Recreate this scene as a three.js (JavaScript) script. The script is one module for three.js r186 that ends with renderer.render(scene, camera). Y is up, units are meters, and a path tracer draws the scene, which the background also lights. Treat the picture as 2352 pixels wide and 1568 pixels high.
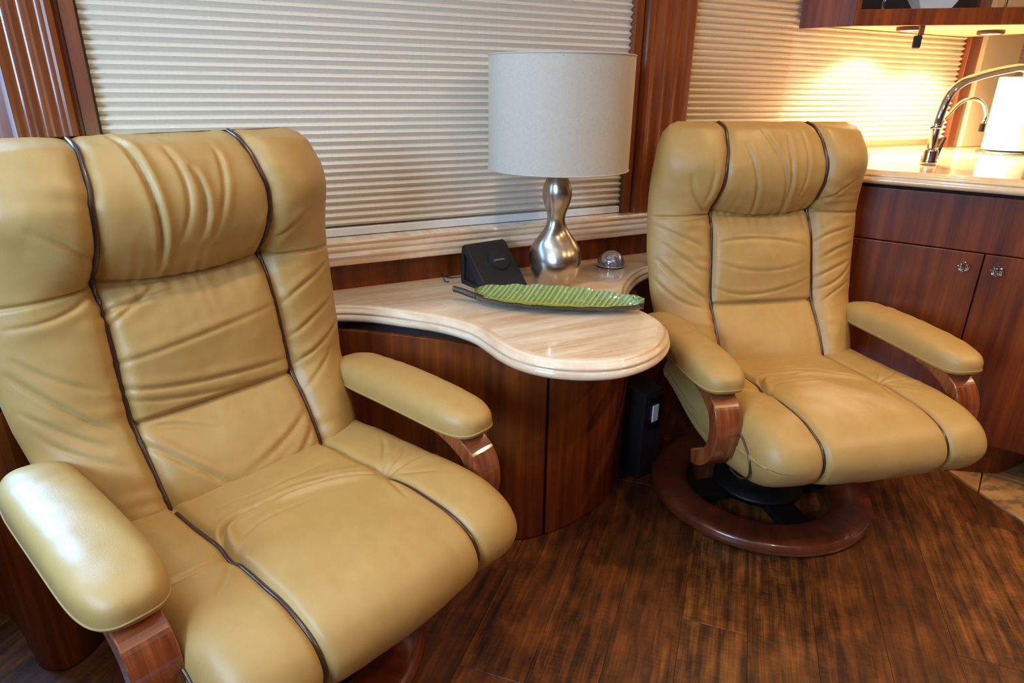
import * as THREE from 'three';
import { mergeGeometries } from 'three/addons/utils/BufferGeometryUtils.js';
import { RoundedBoxGeometry } from 'three/addons/geometries/RoundedBoxGeometry.js';
import { RectAreaLightUniformsLib } from 'three/addons/lights/RectAreaLightUniformsLib.js';
import { createNoise2D } from 'simplex-noise';

// ---------------------------------------------------------------- camera, sky, light, exposure
const V = (x, y, z) => new THREE.Vector3(x, y, z);
const rad = d => d * Math.PI / 180;
const scene = new THREE.Scene();
const renderer = new THREE.WebGLRenderer({ antialias: true });
renderer.toneMapping = THREE.LinearToneMapping;
renderer.toneMappingExposure = 1.08;
renderer.shadowMap.enabled = true;
RectAreaLightUniformsLib.init();

const camera = new THREE.PerspectiveCamera(2 * Math.atan(784 / 1490) * 180 / Math.PI, 2352 / 1568, 0.05, 50);
{
  const pitch = rad(21.4), roll = rad(0.7), yaw = rad(27.1);
  const F = V(Math.sin(yaw) * Math.cos(pitch), -Math.sin(pitch), -Math.cos(yaw) * Math.cos(pitch));
  const R0 = V(Math.cos(yaw), 0, Math.sin(yaw)), U0 = R0.clone().cross(F);
  const R = R0.multiplyScalar(Math.cos(roll)).add(U0.multiplyScalar(Math.sin(roll)));
  const U = R.clone().cross(F);
  camera.position.set(0, 1.2, 1.862);
  camera.quaternion.setFromRotationMatrix(new THREE.Matrix4().makeBasis(R, U, F.clone().negate()));
  camera.updateMatrixWorld();
}
// overcast sky outside, seen only through the window opening at the far left
scene.background = new THREE.Color().setRGB(2.6, 4.6, 8.0);
const WARM = new THREE.Color().setRGB(1.0, 0.70, 0.38), COOL = new THREE.Color().setRGB(0.40, 0.66, 1.0);
const L = { ceiling: 4.6, under: 7.5, sky: 28, sky2: 36 };
{
  // daylight through the two openings at the left: one in the end wall, one in the back wall past the fluted casing
  const w = new THREE.RectAreaLight(COOL, L.sky, 1.0, 0.6);
  w.name = 'end_window_daylight'; w.position.set(-1.26, 1.40, 1.60); w.lookAt(1, 1.40, 1.60); scene.add(w);
  const v = new THREE.RectAreaLight(new THREE.Color().setRGB(0.22, 0.53, 1.0), L.sky2, 0.66, 0.82);
  v.name = 'side_window_daylight'; v.position.set(-0.79, 1.27, -0.02); v.lookAt(-0.79, 1.27, 2); scene.add(v);
}

// ---------------------------------------------------------------- helpers
let seed = 7;
function rnd() { seed |= 0; seed = seed + 0x6D2B79F5 | 0; let t = Math.imul(seed ^ seed >>> 15, 1 | seed); t = t + Math.imul(t ^ t >>> 7, 61 | t) ^ t; return ((t ^ t >>> 14) >>> 0) / 4294967296; }
const rr = (a, b) => a + (b - a) * rnd();
const n2 = createNoise2D(rnd), n2b = createNoise2D(rnd);
const fbm = (x, y, o = 4) => { let s = 0, a = 0.5; for (let i = 0; i < o; i++) { s += a * n2(x, y); x = x * 2.03 + 5.1; y = y * 2.03 - 3.7; a *= 0.5; } return s; };
const clamp = (x, a = 0, b = 1) => Math.min(b, Math.max(a, x));
const smooth = (a, b, x) => { const t = clamp((x - a) / (b - a)); return t * t * (3 - 2 * t); };
const lerp = (a, b, t) => a + (b - a) * t;

function texture(w, h, fn, srgb = true) {
  const d = new Uint8Array(w * h * 4);
  for (let y = 0; y < h; y++) for (let x = 0; x < w; x++) {
    const c = fn(x / w, y / h), k = (y * w + x) * 4;
    d[k] = clamp(c[0], 0, 255); d[k + 1] = clamp(c[1], 0, 255); d[k + 2] = clamp(c[2], 0, 255); d[k + 3] = 255;
  }
  const t = new THREE.DataTexture(d, w, h);
  t.magFilter = THREE.LinearFilter; t.minFilter = THREE.LinearMipmapLinearFilter; t.generateMipmaps = true;
  t.wrapS = t.wrapT = THREE.RepeatWrapping;
  if (srgb) t.colorSpace = THREE.SRGBColorSpace;
  t.needsUpdate = true;
  return t;
}
// noise that repeats over the unit square (blend of four shifted copies)
function tiled(f) {
  return (u, v) => { const a = f(u, v), b = f(u - 1, v), c = f(u, v - 1), d = f(u - 1, v - 1); return lerp(lerp(a, b, u), lerp(c, d, u), v); };
}
const used = {};
function numbered(n) { const k = used[n] = (used[n] ?? -1) + 1; return k ? `${n}_${String(k).padStart(3, '0')}` : n; }
function shadows(o) { o.traverse(m => { if (m.isMesh) { m.castShadow = true; m.receiveShadow = true; } }); return o; }
function thing(name, label, category, [x, y, z] = [0, 0, 0], turn = 0, group) {
  const o = new THREE.Group(); o.name = numbered(name); o.position.set(x, y, z); o.rotation.y = turn;
  o.userData = { label, category }; if (group) o.userData.group = group;
  scene.add(o); return o;
}
function part(name, geo, mat, parent, label) {
  const m = new THREE.Mesh(geo, mat); m.name = name; if (label) m.userData.label = label;
  m.castShadow = m.receiveShadow = true; parent.add(m); return m;
}
function single(name, geo, mat, label, category, pos = [0, 0, 0], group) {
  const m = new THREE.Mesh(geo, mat); m.name = numbered(name); m.position.set(...pos); m.userData = { label, category };
  if (group) m.userData.group = group;
  m.castShadow = m.receiveShadow = true; scene.add(m); return m;
}
function structure(name, geo, mat, label, category) {
  const m = new THREE.Mesh(geo, mat); m.name = name; m.userData = { kind: 'structure', label, category };
  m.castShadow = m.receiveShadow = true; scene.add(m); return m;
}
// uv in metres, by the direction each face points; turn swaps u and v (grain along x or z instead of y)
function metreUV(geo, turn = false, off = [0, 0]) {
  const g = geo.index ? geo.toNonIndexed() : geo, p = g.attributes.position, uv = new Float32Array(p.count * 2);
  const a = V(), b = V(), c = V();
  for (let i = 0; i < p.count; i += 3) {
    a.fromBufferAttribute(p, i); b.fromBufferAttribute(p, i + 1); c.fromBufferAttribute(p, i + 2);
    const n = b.clone().sub(a).cross(c.clone().sub(a)), ax = Math.abs(n.x), ay = Math.abs(n.y), az = Math.abs(n.z);
    for (let k = 0; k < 3; k++) {
      const q = [a, b, c][k]; let u, v;
      if (ay >= ax && ay >= az) { u = q.z; v = q.x; } else if (ax >= az) { u = q.z; v = q.y; } else { u = q.x; v = q.y; }
      if (turn) [u, v] = [v, u];
      uv[(i + k) * 2] = u + off[0]; uv[(i + k) * 2 + 1] = v + off[1];
    }
  }
  g.setAttribute('uv', new THREE.BufferAttribute(uv, 2));
  return g;
}
function box(x0, y0, z0, x1, y1, z1, r = 0.003, turn = false) {
  const w = x1 - x0, h = y1 - y0, d = z1 - z0;
  const g = r > 0 ? new RoundedBoxGeometry(w, h, d, 2, Math.min(r, w / 2.1, h / 2.1, d / 2.1)) : new THREE.BoxGeometry(w, h, d);
  g.translate((x0 + x1) / 2, (y0 + y1) / 2, (z0 + z1) / 2);
  return metreUV(g, turn);
}
// prism over a polygon in plan (x, z), between two heights
function prism(pts, y0, y1, bevel = 0, turn = false) {
  const s = new THREE.Shape(pts.map(([x, z]) => new THREE.Vector2(x, -z)));
  const g = new THREE.ExtrudeGeometry(s, { depth: y1 - y0 - 2 * bevel, bevelEnabled: bevel > 0, bevelSize: bevel, bevelThickness: bevel, bevelOffset: -bevel, bevelSegments: 2, curveSegments: 8 });
  g.rotateX(-Math.PI / 2); g.translate(0, y0 + bevel, 0);
  return metreUV(g, turn);
}
function tube(pts, r, closed = false, seg = 0, rs = 8) {
  return new THREE.TubeGeometry(new THREE.CatmullRomCurve3(pts, closed, 'centripetal'), seg || pts.length * 4, r, rs, closed);
}
function lathe(pts, seg = 48) { return new THREE.LatheGeometry(pts.map(([r, y]) => new THREE.Vector2(r, y)), seg); }

// grid of points with smooth normals; sub() cuts a patch out of it
class Grid {
  constructor(nu, nv, wrapU, wrapV) { this.nu = nu; this.nv = nv; this.wu = wrapU; this.wv = wrapV; this.p = new Float32Array(nu * nv * 3); this.n = new Float32Array(nu * nv * 3); this.uv = new Float32Array(nu * nv * 2); }
  at(i, j) { if (this.wu) i = (i + this.nu) % this.nu; else i = clamp(i, 0, this.nu - 1); if (this.wv) j = (j + this.nv) % this.nv; else j = clamp(j, 0, this.nv - 1); return j * this.nu + i; }
  get(i, j) { const k = this.at(i, j) * 3; return V(this.p[k], this.p[k + 1], this.p[k + 2]); }
  norm(i, j) { const k = this.at(i, j) * 3; return V(this.n[k], this.n[k + 1], this.n[k + 2]); }
  set(i, j, v) { const k = this.at(i, j) * 3; this.p[k] = v.x; this.p[k + 1] = v.y; this.p[k + 2] = v.z; }
  normals() {
    this.n.fill(0);
    const ju = this.wu ? this.nu : this.nu - 1, jv = this.wv ? this.nv : this.nv - 1;
    for (let j = 0; j < jv; j++) for (let i = 0; i < ju; i++) {
      const q = [[i, j], [i + 1, j], [i + 1, j + 1], [i, j + 1]].map(([a, b]) => this.at(a, b));
      const d1 = this.vec(q[2]).sub(this.vec(q[0])), d2 = this.vec(q[3]).sub(this.vec(q[1])), c = d1.cross(d2);
      const l = c.length(); if (l > 1e-14) c.multiplyScalar(1 / Math.sqrt(l)); else continue;
      for (const k of q) { this.n[k * 3] += c.x; this.n[k * 3 + 1] += c.y; this.n[k * 3 + 2] += c.z; }
    }
    for (let k = 0; k < this.nu * this.nv; k++) { const l = Math.hypot(this.n[k * 3], this.n[k * 3 + 1], this.n[k * 3 + 2]) || 1; this.n[k * 3] /= l; this.n[k * 3 + 1] /= l; this.n[k * 3 + 2] /= l; }
    return this;
  }
  vec(k) { return V(this.p[k * 3], this.p[k * 3 + 1], this.p[k * 3 + 2]); }
  sub(i0, i1, j0, j1) {
    const w = i1 - i0 + 1, h = j1 - j0 + 1, P = [], N = [], T = [], I = [];
    for (let j = j0; j <= j1; j++) for (let i = i0; i <= i1; i++) { const k = this.at(i, j); P.push(this.p[k * 3], this.p[k * 3 + 1], this.p[k * 3 + 2]); N.push(this.n[k * 3], this.n[k * 3 + 1], this.n[k * 3 + 2]); T.push(this.uv[k * 2], this.uv[k * 2 + 1]); }
    for (let j = 0; j < h - 1; j++) for (let i = 0; i < w - 1; i++) { const a = j * w + i; I.push(a, a + 1, a + w + 1, a, a + w + 1, a + w); }
    const g = new THREE.BufferGeometry();
    g.setAttribute('position', new THREE.Float32BufferAttribute(P, 3)); g.setAttribute('normal', new THREE.Float32BufferAttribute(N, 3)); g.setAttribute('uv', new THREE.Float32BufferAttribute(T, 2)); g.setIndex(I);
    return g;
  }
}

// ---------------------------------------------------------------- materials
const M = {};
{
  // glossy mahogany veneer, 0.6 m by 1.2 m, grain along v
  const g1 = tiled((u, v) => fbm(u * 14, v * 1.4, 5)), g2 = tiled((u, v) => n2b(u * 90, v * 3.0)), g3 = tiled((u, v) => fbm(u * 3.1 + 9, v * 0.9, 3)), g4 = tiled((u, v) => n2(u * 260, v * 22));
  const wood = (dark, light, amp = 1) => (u, v) => {
    const w = clamp(0.5 + amp * (0.75 * g1(u, v) + 0.12 * g2(u, v) + 0.5 * g3(u, v) + 0.07 * g4(u, v)));
    return [0, 1, 2].map(k => lerp(dark[k], light[k], w));
  };
  const rep = (t, w, h) => { t.repeat.set(1 / w, 1 / h); return t; };
  const wt = rep(texture(512, 1024, wood([62, 21, 2], [152, 74, 16], 0.8)), 0.6, 1.2);
  M.wood = new THREE.MeshPhysicalMaterial({ name: 'mahogany', map: wt, roughness: 0.4, specularIntensity: 0.6, clearcoat: 0.22, clearcoatRoughness: 0.12 });
  M.casing = new THREE.MeshPhysicalMaterial({ name: 'casing_mahogany', map: rep(texture(256, 512, wood([92, 38, 8], [152, 80, 30], 0.7)), 0.6, 1.2), roughness: 0.35, clearcoat: 0.6, clearcoatRoughness: 0.1 });
  M.bentwood = new THREE.MeshPhysicalMaterial({ name: 'bentwood', map: rep(texture(256, 512, wood([92, 42, 20], [168, 92, 48], 0.9)), 0.25, 0.5), roughness: 0.25, clearcoat: 1, clearcoatRoughness: 0.05 });
  M.darkwood = new THREE.MeshPhysicalMaterial({ name: 'base_wood', map: rep(texture(256, 512, wood([70, 28, 14], [126, 58, 30], 0.7)), 0.4, 0.8), roughness: 0.3, clearcoat: 0.9, clearcoatRoughness: 0.08 });
  M.void = new THREE.MeshStandardMaterial({ name: 'dark_carcass', color: '#1c0f0a', roughness: 0.8 });

  // hand scraped floor boards: three tones of one grain
  const f1 = tiled((u, v) => fbm(u * 9, v * 1.6, 5)), f2 = tiled((u, v) => { const w = u * 16 + 2.2 * fbm(u * 3, v * 2.4, 3); return Math.sin(w * 6.283) * 0.5 + 0.5; }), f3 = tiled((u, v) => n2b(u * 70, v * 4)), f4 = tiled((u, v) => fbm(u * 6 + 2, v * 9, 4)), f5 = tiled((u, v) => n2(u * 9, v * 120));
  const ft = (dark, light) => (u, v) => { const w = clamp(0.5 + 0.8 * f1(u, v) + 0.22 * (f2(u, v) - 0.5) + 0.22 * f3(u, v) + 0.55 * f4(u, v) + 0.16 * f5(u, v)); return [0, 1, 2].map(k => lerp(dark[k], light[k], w)); };
  const fb = texture(512, 1024, (u, v) => { const w = 128 + 60 * f1(u, v) + 30 * (f2(u, v) - 0.5) + 22 * f3(u, v) + 50 * f4(u, v) + 14 * f5(u, v); return [w, w, w]; }, false); rep(fb, 0.4, 1.2);
  M.planks = [[[50, 25, 7], [134, 79, 30]], [[46, 22, 6], [124, 68, 24]], [[54, 28, 8], [142, 85, 33]], [[48, 23, 6], [128, 71, 25]]].map(([a, b], i) =>
    new THREE.MeshPhysicalMaterial({ name: `floor_board_${i}`, map: rep(texture(512, 1024, ft(a, b)), 0.4, 1.2), bumpMap: fb, bumpScale: 0.0018, roughness: 0.42, clearcoat: 0.25, clearcoatRoughness: 0.25 }));

  // leather: fine pebble grain over soft mottling, 0.25 m
  const l1 = tiled((u, v) => fbm(u * 4, v * 4, 4)), l2 = tiled((u, v) => n2b(u * 95, v * 95)), l3 = tiled((u, v) => n2(u * 190, v * 190));
  const lt = texture(1024, 1024, (u, v) => { const k = 1 + 0.04 * l1(u, v) + 0.015 * l2(u, v); return [172 * k, 137 * k, 78 * k]; }); rep(lt, 0.25, 0.25);
  const lb = texture(1024, 1024, (u, v) => { const k = 128 + 50 * l2(u, v) + 38 * l3(u, v); return [k, k, k]; }, false); rep(lb, 0.25, 0.25);
  M.leather = new THREE.MeshPhysicalMaterial({ name: 'tan_leather', map: lt, bumpMap: lb, bumpScale: 0.00025, roughness: 0.47, specularIntensity: 1 });
  M.piping = new THREE.MeshPhysicalMaterial({ name: 'brown_piping', color: '#3c2620', roughness: 0.3, clearcoat: 0.3, clearcoatRoughness: 0.2 });
  M.thread = new THREE.MeshStandardMaterial({ name: 'seam', color: '#7a5c34', roughness: 0.7 });
  M.blackmetal = new THREE.MeshStandardMaterial({ name: 'black_metal', color: '#17130f', roughness: 0.45, metalness: 0.3 });

  // banded travertine, 1.2 m, bands along u
  const s1 = tiled((u, v) => fbm(u * 1.2, v * 11, 4)), s2 = tiled((u, v) => n2b(u * 3, v * 46)), s3 = tiled((u, v) => fbm(u * 18, v * 30, 3)), s4 = tiled((u, v) => n2(u * 1.5 + 4, v * 5));
  const st = texture(1024, 1024, (u, v) => {
    const w = clamp(0.62 + 0.55 * s1(u, v) + 0.12 * s2(u, v) + 0.14 * s3(u, v) + 0.16 * s4(u, v)), a = [194, 148, 104], b = [250, 235, 210];
    return [0, 1, 2].map(k => lerp(a[k], b[k], w));
  }); rep(st, 0.8, 0.8);
  M.stone = new THREE.MeshPhysicalMaterial({ name: 'travertine', map: st, roughness: 0.14, clearcoat: 1, clearcoatRoughness: 0.04 });
  const kt = texture(512, 512, (u, v) => { const w = clamp(0.7 + 0.4 * s1(u, v) + 0.2 * s3(u, v)), a = [184, 144, 92], b = [228, 204, 164]; return [0, 1, 2].map(k => lerp(a[k], b[k], w)); }); rep(kt, 1, 1);
  M.kstone = new THREE.MeshPhysicalMaterial({ name: 'counter_stone', map: kt, roughness: 0.18, clearcoat: 0.6, clearcoatRoughness: 0.06 });
  const t1 = tiled((u, v) => fbm(u * 4, v * 4, 5)), t2 = tiled((u, v) => fbm(u * 7 + 3, v * 3, 4));
  M.tiles = [0, 1].map(i => new THREE.MeshPhysicalMaterial({ name: `floor_tile_${i}`, map: rep(texture(512, 512, (u, v) => {
    const w = clamp(0.55 + 0.9 * t1(u, v)), x = smooth(0.1, 0.35, t2(u, v) + 0.1 * i), a = [150, 104, 62], b = [214, 168, 104], c = [110, 88, 72];
    return [0, 1, 2].map(k => lerp(lerp(a[k], b[k], w), c[k], 0.7 * x));
  }), 0.5, 0.5), roughness: 0.3, clearcoat: 0.3 }));
  M.grout = new THREE.MeshStandardMaterial({ color: '#6a5238', roughness: 0.9 });

  const p1 = tiled((u, v) => n2b(u * 40, v * 90));
  M.pleat = new THREE.MeshStandardMaterial({ name: 'shade_fabric', map: rep(texture(256, 256, (u, v) => { const k = 1 + 0.02 * p1(u, v); return [226 * k, 214 * k, 196 * k]; }), 0.5, 0.5), roughness: 0.85 });
  M.pleatdim = new THREE.MeshStandardMaterial({ name: 'dimmed_shade_fabric', map: M.pleat.map, color: '#f4ecdc', roughness: 0.85 });  // weaker light on the narrow shade is put into this darker tint
  M.rail = new THREE.MeshPhysicalMaterial({ name: 'white_rail', color: '#e6e6e4', roughness: 0.3 });
  // linen weave, 0.12 m
  const w1 = tiled((u, v) => n2(u * 6, v * 110)), w2 = tiled((u, v) => n2b(u * 110, v * 6)), w3 = tiled((u, v) => fbm(u * 5, v * 5, 3));
  const lin = texture(512, 512, (u, v) => { const k = 1 + 0.05 * w1(u, v) + 0.05 * w2(u, v) + 0.03 * w3(u, v); return [186 * k, 175 * k, 158 * k]; }); rep(lin, 0.12, 0.12);
  M.linen = new THREE.MeshPhysicalMaterial({ name: 'linen', map: lin, roughness: 0.9, transmission: 0.12, thickness: 0 });
  const br = tiled((u, v) => n2(u * 3, v * 200));
  M.nickel = new THREE.MeshStandardMaterial({ name: 'brushed_nickel', color: '#b7aa99', metalness: 1, roughness: 0.27, bumpMap: texture(256, 512, (u, v) => { const k = 128 + 60 * br(u, v); return [k, k, k]; }, false), bumpScale: 0.0001 });
  M.chrome = new THREE.MeshStandardMaterial({ name: 'chrome', color: '#dcdad6', metalness: 1, roughness: 0.06 });
  M.mirror = new THREE.MeshStandardMaterial({ name: 'mirrored_glass', color: '#c4c2d2', metalness: 0.75, roughness: 0.04 });
  M.cream = new THREE.MeshStandardMaterial({ name: 'cream_panel', color: '#dcc69c', roughness: 0.6 });
  M.ceiling = new THREE.MeshStandardMaterial({ name: 'ceiling_panel', color: '#e2d6c0', roughness: 0.7 });
  M.black = new THREE.MeshPhysicalMaterial({ name: 'black_case', color: '#151418', roughness: 0.55 });
  M.blackdeep = new THREE.MeshPhysicalMaterial({ name: 'black_side', color: '#0c0b0e', roughness: 0.7 });
  M.white = new THREE.MeshStandardMaterial({ name: 'white', color: '#f0ece4', roughness: 0.75 });
  M.glass = new THREE.MeshPhysicalMaterial({ name: 'crystal', color: '#ffffff', roughness: 0.02, transmission: 1, thickness: 0.05, ior: 1.5 });
  M.pane = new THREE.MeshPhysicalMaterial({ name: 'pane', color: '#ffffff', roughness: 0.02, transmission: 1, thickness: 0, ior: 1.5 });
  M.glow = new THREE.MeshStandardMaterial({ name: 'lamp_lens', color: '#fff2d8', emissive: new THREE.Color().setRGB(1, 0.82, 0.55), emissiveIntensity: 9, roughness: 0.5 });
  M.puck = new THREE.MeshStandardMaterial({ name: 'puck_rim', color: '#4a3320', roughness: 0.4, metalness: 0.5 });
}

// ---------------------------------------------------------------- room shell
const X0 = -1.3, X1 = 4.4, ZB = -0.03, ZF = 3.1, YC = 2.1;
structure('wall_back', mergeGeometries([box(X0 - 0.1, 0, -0.14, -1.16, YC, ZB, 0), box(-0.42, 0, -0.14, X1 + 0.1, YC, ZB, 0), box(-1.16, 0, -0.14, -0.42, 0.82, ZB, 0), box(-1.16, 1.72, -0.14, -0.42, YC, ZB, 0)]), M.cream, 'cream wall behind the pleated window shades', 'wall');
structure('wall_front', box(X0 - 0.1, 0, ZF, X1 + 0.1, YC, ZF + 0.1, 0), M.wood, 'mahogany wall on the camera side of the room', 'wall');
structure('wall_right', box(X1, 0, ZB, X1 + 0.1, YC, ZF, 0), M.cream, 'cream end wall past the kitchen counter', 'wall');
structure('ceiling', box(X0 - 0.1, YC, -0.14, X1 + 0.1, YC + 0.1, ZF + 0.1, 0), M.ceiling, 'pale ceiling over the lounge', 'ceiling');
{
  // left end wall with the side window that lets the daylight in
  const z0 = 1.06, z1 = 2.14, y0 = 1.06, y1 = 1.74, w = structure('wall_left', mergeGeometries([box(X0 - 0.1, 0, ZB, X0, y0, ZF, 0), box(X0 - 0.1, y1, ZB, X0, YC, ZF, 0), box(X0 - 0.1, y0, ZB, X0, y1, z0, 0), box(X0 - 0.1, y0, z1, X0, y1, ZF, 0)]), M.wood, 'mahogany end wall with a side window', 'wall');
  const win = structure('window_1', mergeGeometries([box(X0 - 0.06, y0, z0, X0 + 0.02, y0 + 0.04, z1, 0.004), box(X0 - 0.06, y1 - 0.04, z0, X0 + 0.02, y1, z1, 0.004), box(X0 - 0.06, y0, z0, X0 + 0.02, y1, z0 + 0.04, 0.004), box(X0 - 0.06, y0, z1 - 0.04, X0 + 0.02, y1, z1, 0.004)]), M.casing, 'side window in the left end wall', 'window');
  part('pane', box(X0 - 0.04, y0 + 0.04, z0 + 0.04, X0 - 0.035, y1 - 0.04, z1 - 0.04, 0), M.pane, win);
}
{
  const win = structure('window_2', mergeGeometries([box(-1.16, 0.82, -0.10, -0.42, 0.85, 0, 0.004), box(-1.16, 1.69, -0.10, -0.42, 1.72, 0, 0.004), box(-1.16, 0.82, -0.10, -1.13, 1.72, 0, 0.004), box(-0.45, 0.82, -0.10, -0.42, 1.72, 0, 0.004)]), M.casing, 'bare window in the back wall left of the fluted casing', 'window');
  part('pane', box(-1.13, 0.85, -0.06, -0.45, 1.69, -0.055, 0), M.pane, win);
}
// wood wainscot under the window ledge
structure('trim_1', box(X0, 0, ZB, 1.80, 0.735, 0, 0), M.wood, 'mahogany panelling under the window ledge', 'panelling');

structure('added_shade_wall', box(-0.80, 0, 0.02, -0.755, 0.88, 2.1, 0.006), M.wood, 'unseen mahogany half wall added to shade the end cabinet', 'wall');  // out of view, added to keep window light off the low left corner

// floor: diagonal boards, then stone tile towards the kitchen
const CUT = { a: [2.195, 0.84], d: [-0.088, 0.285] };          // border between boards and tile
const side = (x, z) => (x - CUT.a[0]) * CUT.d[1] - (z - CUT.a[1]) * CUT.d[0];   // > 0 on the tile side
function clipPoly(poly, f) {
  const out = [];
  for (let i = 0; i < poly.length; i++) {
    const p = poly[i], q = poly[(i + 1) % poly.length], a = f(p[0], p[1]), b = f(q[0], q[1]);
    if (a <= 0) out.push(p);
    if ((a < 0) !== (b < 0) && a !== b) { const t = a / (a - b); if (t > 0 && t < 1) out.push([lerp(p[0], q[0], t), lerp(p[1], q[1], t)]); }
  }
  return out;
}
{
  const floor = structure('floor', box(X0, -0.08, ZB, X1, -0.012, ZF, 0), M.grout, 'dark floor of diagonal hand-scraped wood boards', 'floor');
  const dir = [0.72, -0.694], nor = [0.694, 0.72], Wd = 0.152;
  let row = 0;
  for (let n = -1.2; n < 4.2; n += Wd, row++) {
    let s = -3.2 + ((row * 0.53) % 1.1);
    const n0 = 1.797 - Wd * Math.round((1.797 - n) / Wd);
    while (s < 3.2) {
      const len = rr(0.7, 1.3), g = 0.0004;
      let poly = [[s + g, n0 + g], [s + len - g, n0 + g], [s + len - g, n0 + Wd - g], [s + g, n0 + Wd - g]].map(([a, b]) => [dir[0] * a + nor[0] * b, dir[1] * a + nor[1] * b]);
      const s0 = s; s += len;
      poly = clipPoly(poly, (x, z) => side(x, z) + 0.002); if (poly.length < 3) continue;
      poly = clipPoly(poly, (x, z) => ZB + 0.001 - z); if (poly.length < 3) continue;
      poly = clipPoly(poly, (x, z) => -1.1 - x); if (poly.length < 3) continue;
      poly = clipPoly(poly, (x, z) => z - 2.0); if (poly.length < 3) continue;
      const a2 = poly.reduce((t, p, i) => { const q = poly[(i + 1) % poly.length]; return t + p[0] * q[1] - q[0] * p[1]; }, 0);
      if (Math.abs(a2) < 0.002) continue;
      if (a2 > 0) poly.reverse();
      const k = Math.floor(rnd() * 4), lift = rr(-0.0006, 0.0006), ou = rnd() * 0.4, ov = rnd() * 1.2;
      // thin solid board: top face, then its edges
      const P = [], U = [], put = (x, y, z) => { P.push(x, y, z); U.push(x * nor[0] + z * nor[1] + ou, x * dir[0] + z * dir[1] + ov); };
      const m = poly.length, c = 0.0007;
      const cx = poly.reduce((t, p) => t + p[0], 0) / m, cz = poly.reduce((t, p) => t + p[1], 0) / m;
      const inner = poly.map(([x, z]) => { const l = Math.hypot(x - cx, z - cz); return [x + (cx - x) / l * c, z + (cz - z) / l * c]; });
      for (let i = 1; i < m - 1; i++) for (const q of [inner[0], inner[i], inner[i + 1]]) put(q[0], lift, q[1]);
      for (let i = 0; i < m; i++) {
        const a = inner[i], b = inner[(i + 1) % m], A = poly[i], B = poly[(i + 1) % m];
        for (const [q, y] of [[a, lift], [A, lift - c], [B, lift - c], [a, lift], [B, lift - c], [b, lift]]) put(q[0], y, q[1]);
        for (const [q, y] of [[A, lift - c], [A, -0.012], [B, -0.012], [A, lift - c], [B, -0.012], [B, lift - c]]) put(q[0], y, q[1]);
      }
      const geo = new THREE.BufferGeometry(); geo.setAttribute('position', new THREE.Float32BufferAttribute(P, 3)); geo.setAttribute('uv', new THREE.Float32BufferAttribute(U, 2)); geo.computeVertexNormals();
      part('board', geo, M.planks[k], floor);
    }
  }
  // tiles
  const T = 0.42, ang = rad(25), ca = Math.cos(ang), sa = Math.sin(ang);
  for (let i = -3; i < 6; i++) for (let j = -3; j < 5; j++) {
    let poly = [[i * T + 0.002, j * T + 0.002], [i * T + T - 0.002, j * T + 0.002], [i * T + T - 0.002, j * T + T - 0.002], [i * T + 0.002, j * T + T - 0.002]].map(([a, b]) => [2.3 + a * ca + b * sa, 0.9 - a * sa + b * ca]);
    poly = clipPoly(poly, (x, z) => 0.002 - side(x, z)); if (poly.length < 3) continue;
    poly = clipPoly(poly, (x, z) => x - 3.4); if (poly.length < 3) continue;
    poly = clipPoly(poly, (x, z) => 0.45 - z); if (poly.length < 3) continue;
    poly = clipPoly(poly, (x, z) => z - 2.0); if (poly.length < 3) continue;
    const a2 = poly.reduce((t, p, k) => { const q = poly[(k + 1) % poly.length]; return t + p[0] * q[1] - q[0] * p[1]; }, 0);
    if (Math.abs(a2) < 0.004) continue;
    part('tile', prism(poly, -0.012, 0.001, 0.001), M.tiles[(i + j) & 1], floor);
  }
}

// ---------------------------------------------------------------- window surrounds and shades
function casing(name, x0, w, flip, label, y0 = 0.795, y1 = YC) {
  const f = [[0, 0], [0, 0.014], [0.028, 0.014], [0.031, 0.004], [0.036, 0.004], [0.040, 0.030], [0.052, 0.034]];
  const a = 0.055, b = w - 0.045, k = 3;
  for (let i = 0; i < k; i++) { const s = (b - a) / k; for (let q = 0; q <= 8; q++) { const t = q / 8; f.push([a + s * (i + 0.08 + 0.84 * t), 0.033 - 0.008 * Math.sin(Math.PI * t)]); } }
  f.push([w - 0.04, 0.035], [w - 0.03, 0.024], [w - 0.012, 0.022], [w - 0.004, 0.016], [w, 0.010], [w, 0]);
  const pts = f.map(([x, z]) => [flip ? x0 + w - x : x0 + x, z + ZB * 0 - 0.0]);
  pts[0][1] = pts[pts.length - 1][1] = ZB;
  const o = structure(name, prism(flip ? pts.reverse() : pts, y0, y1), M.casing, label, 'casing');
  return o;
}
casing('trim_2', -0.335, 0.195, true, 'fluted mahogany window casing behind the nearer recliner');
casing('trim_3', 1.372, 0.245, false, 'fluted mahogany window casing between the two windows');

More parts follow.
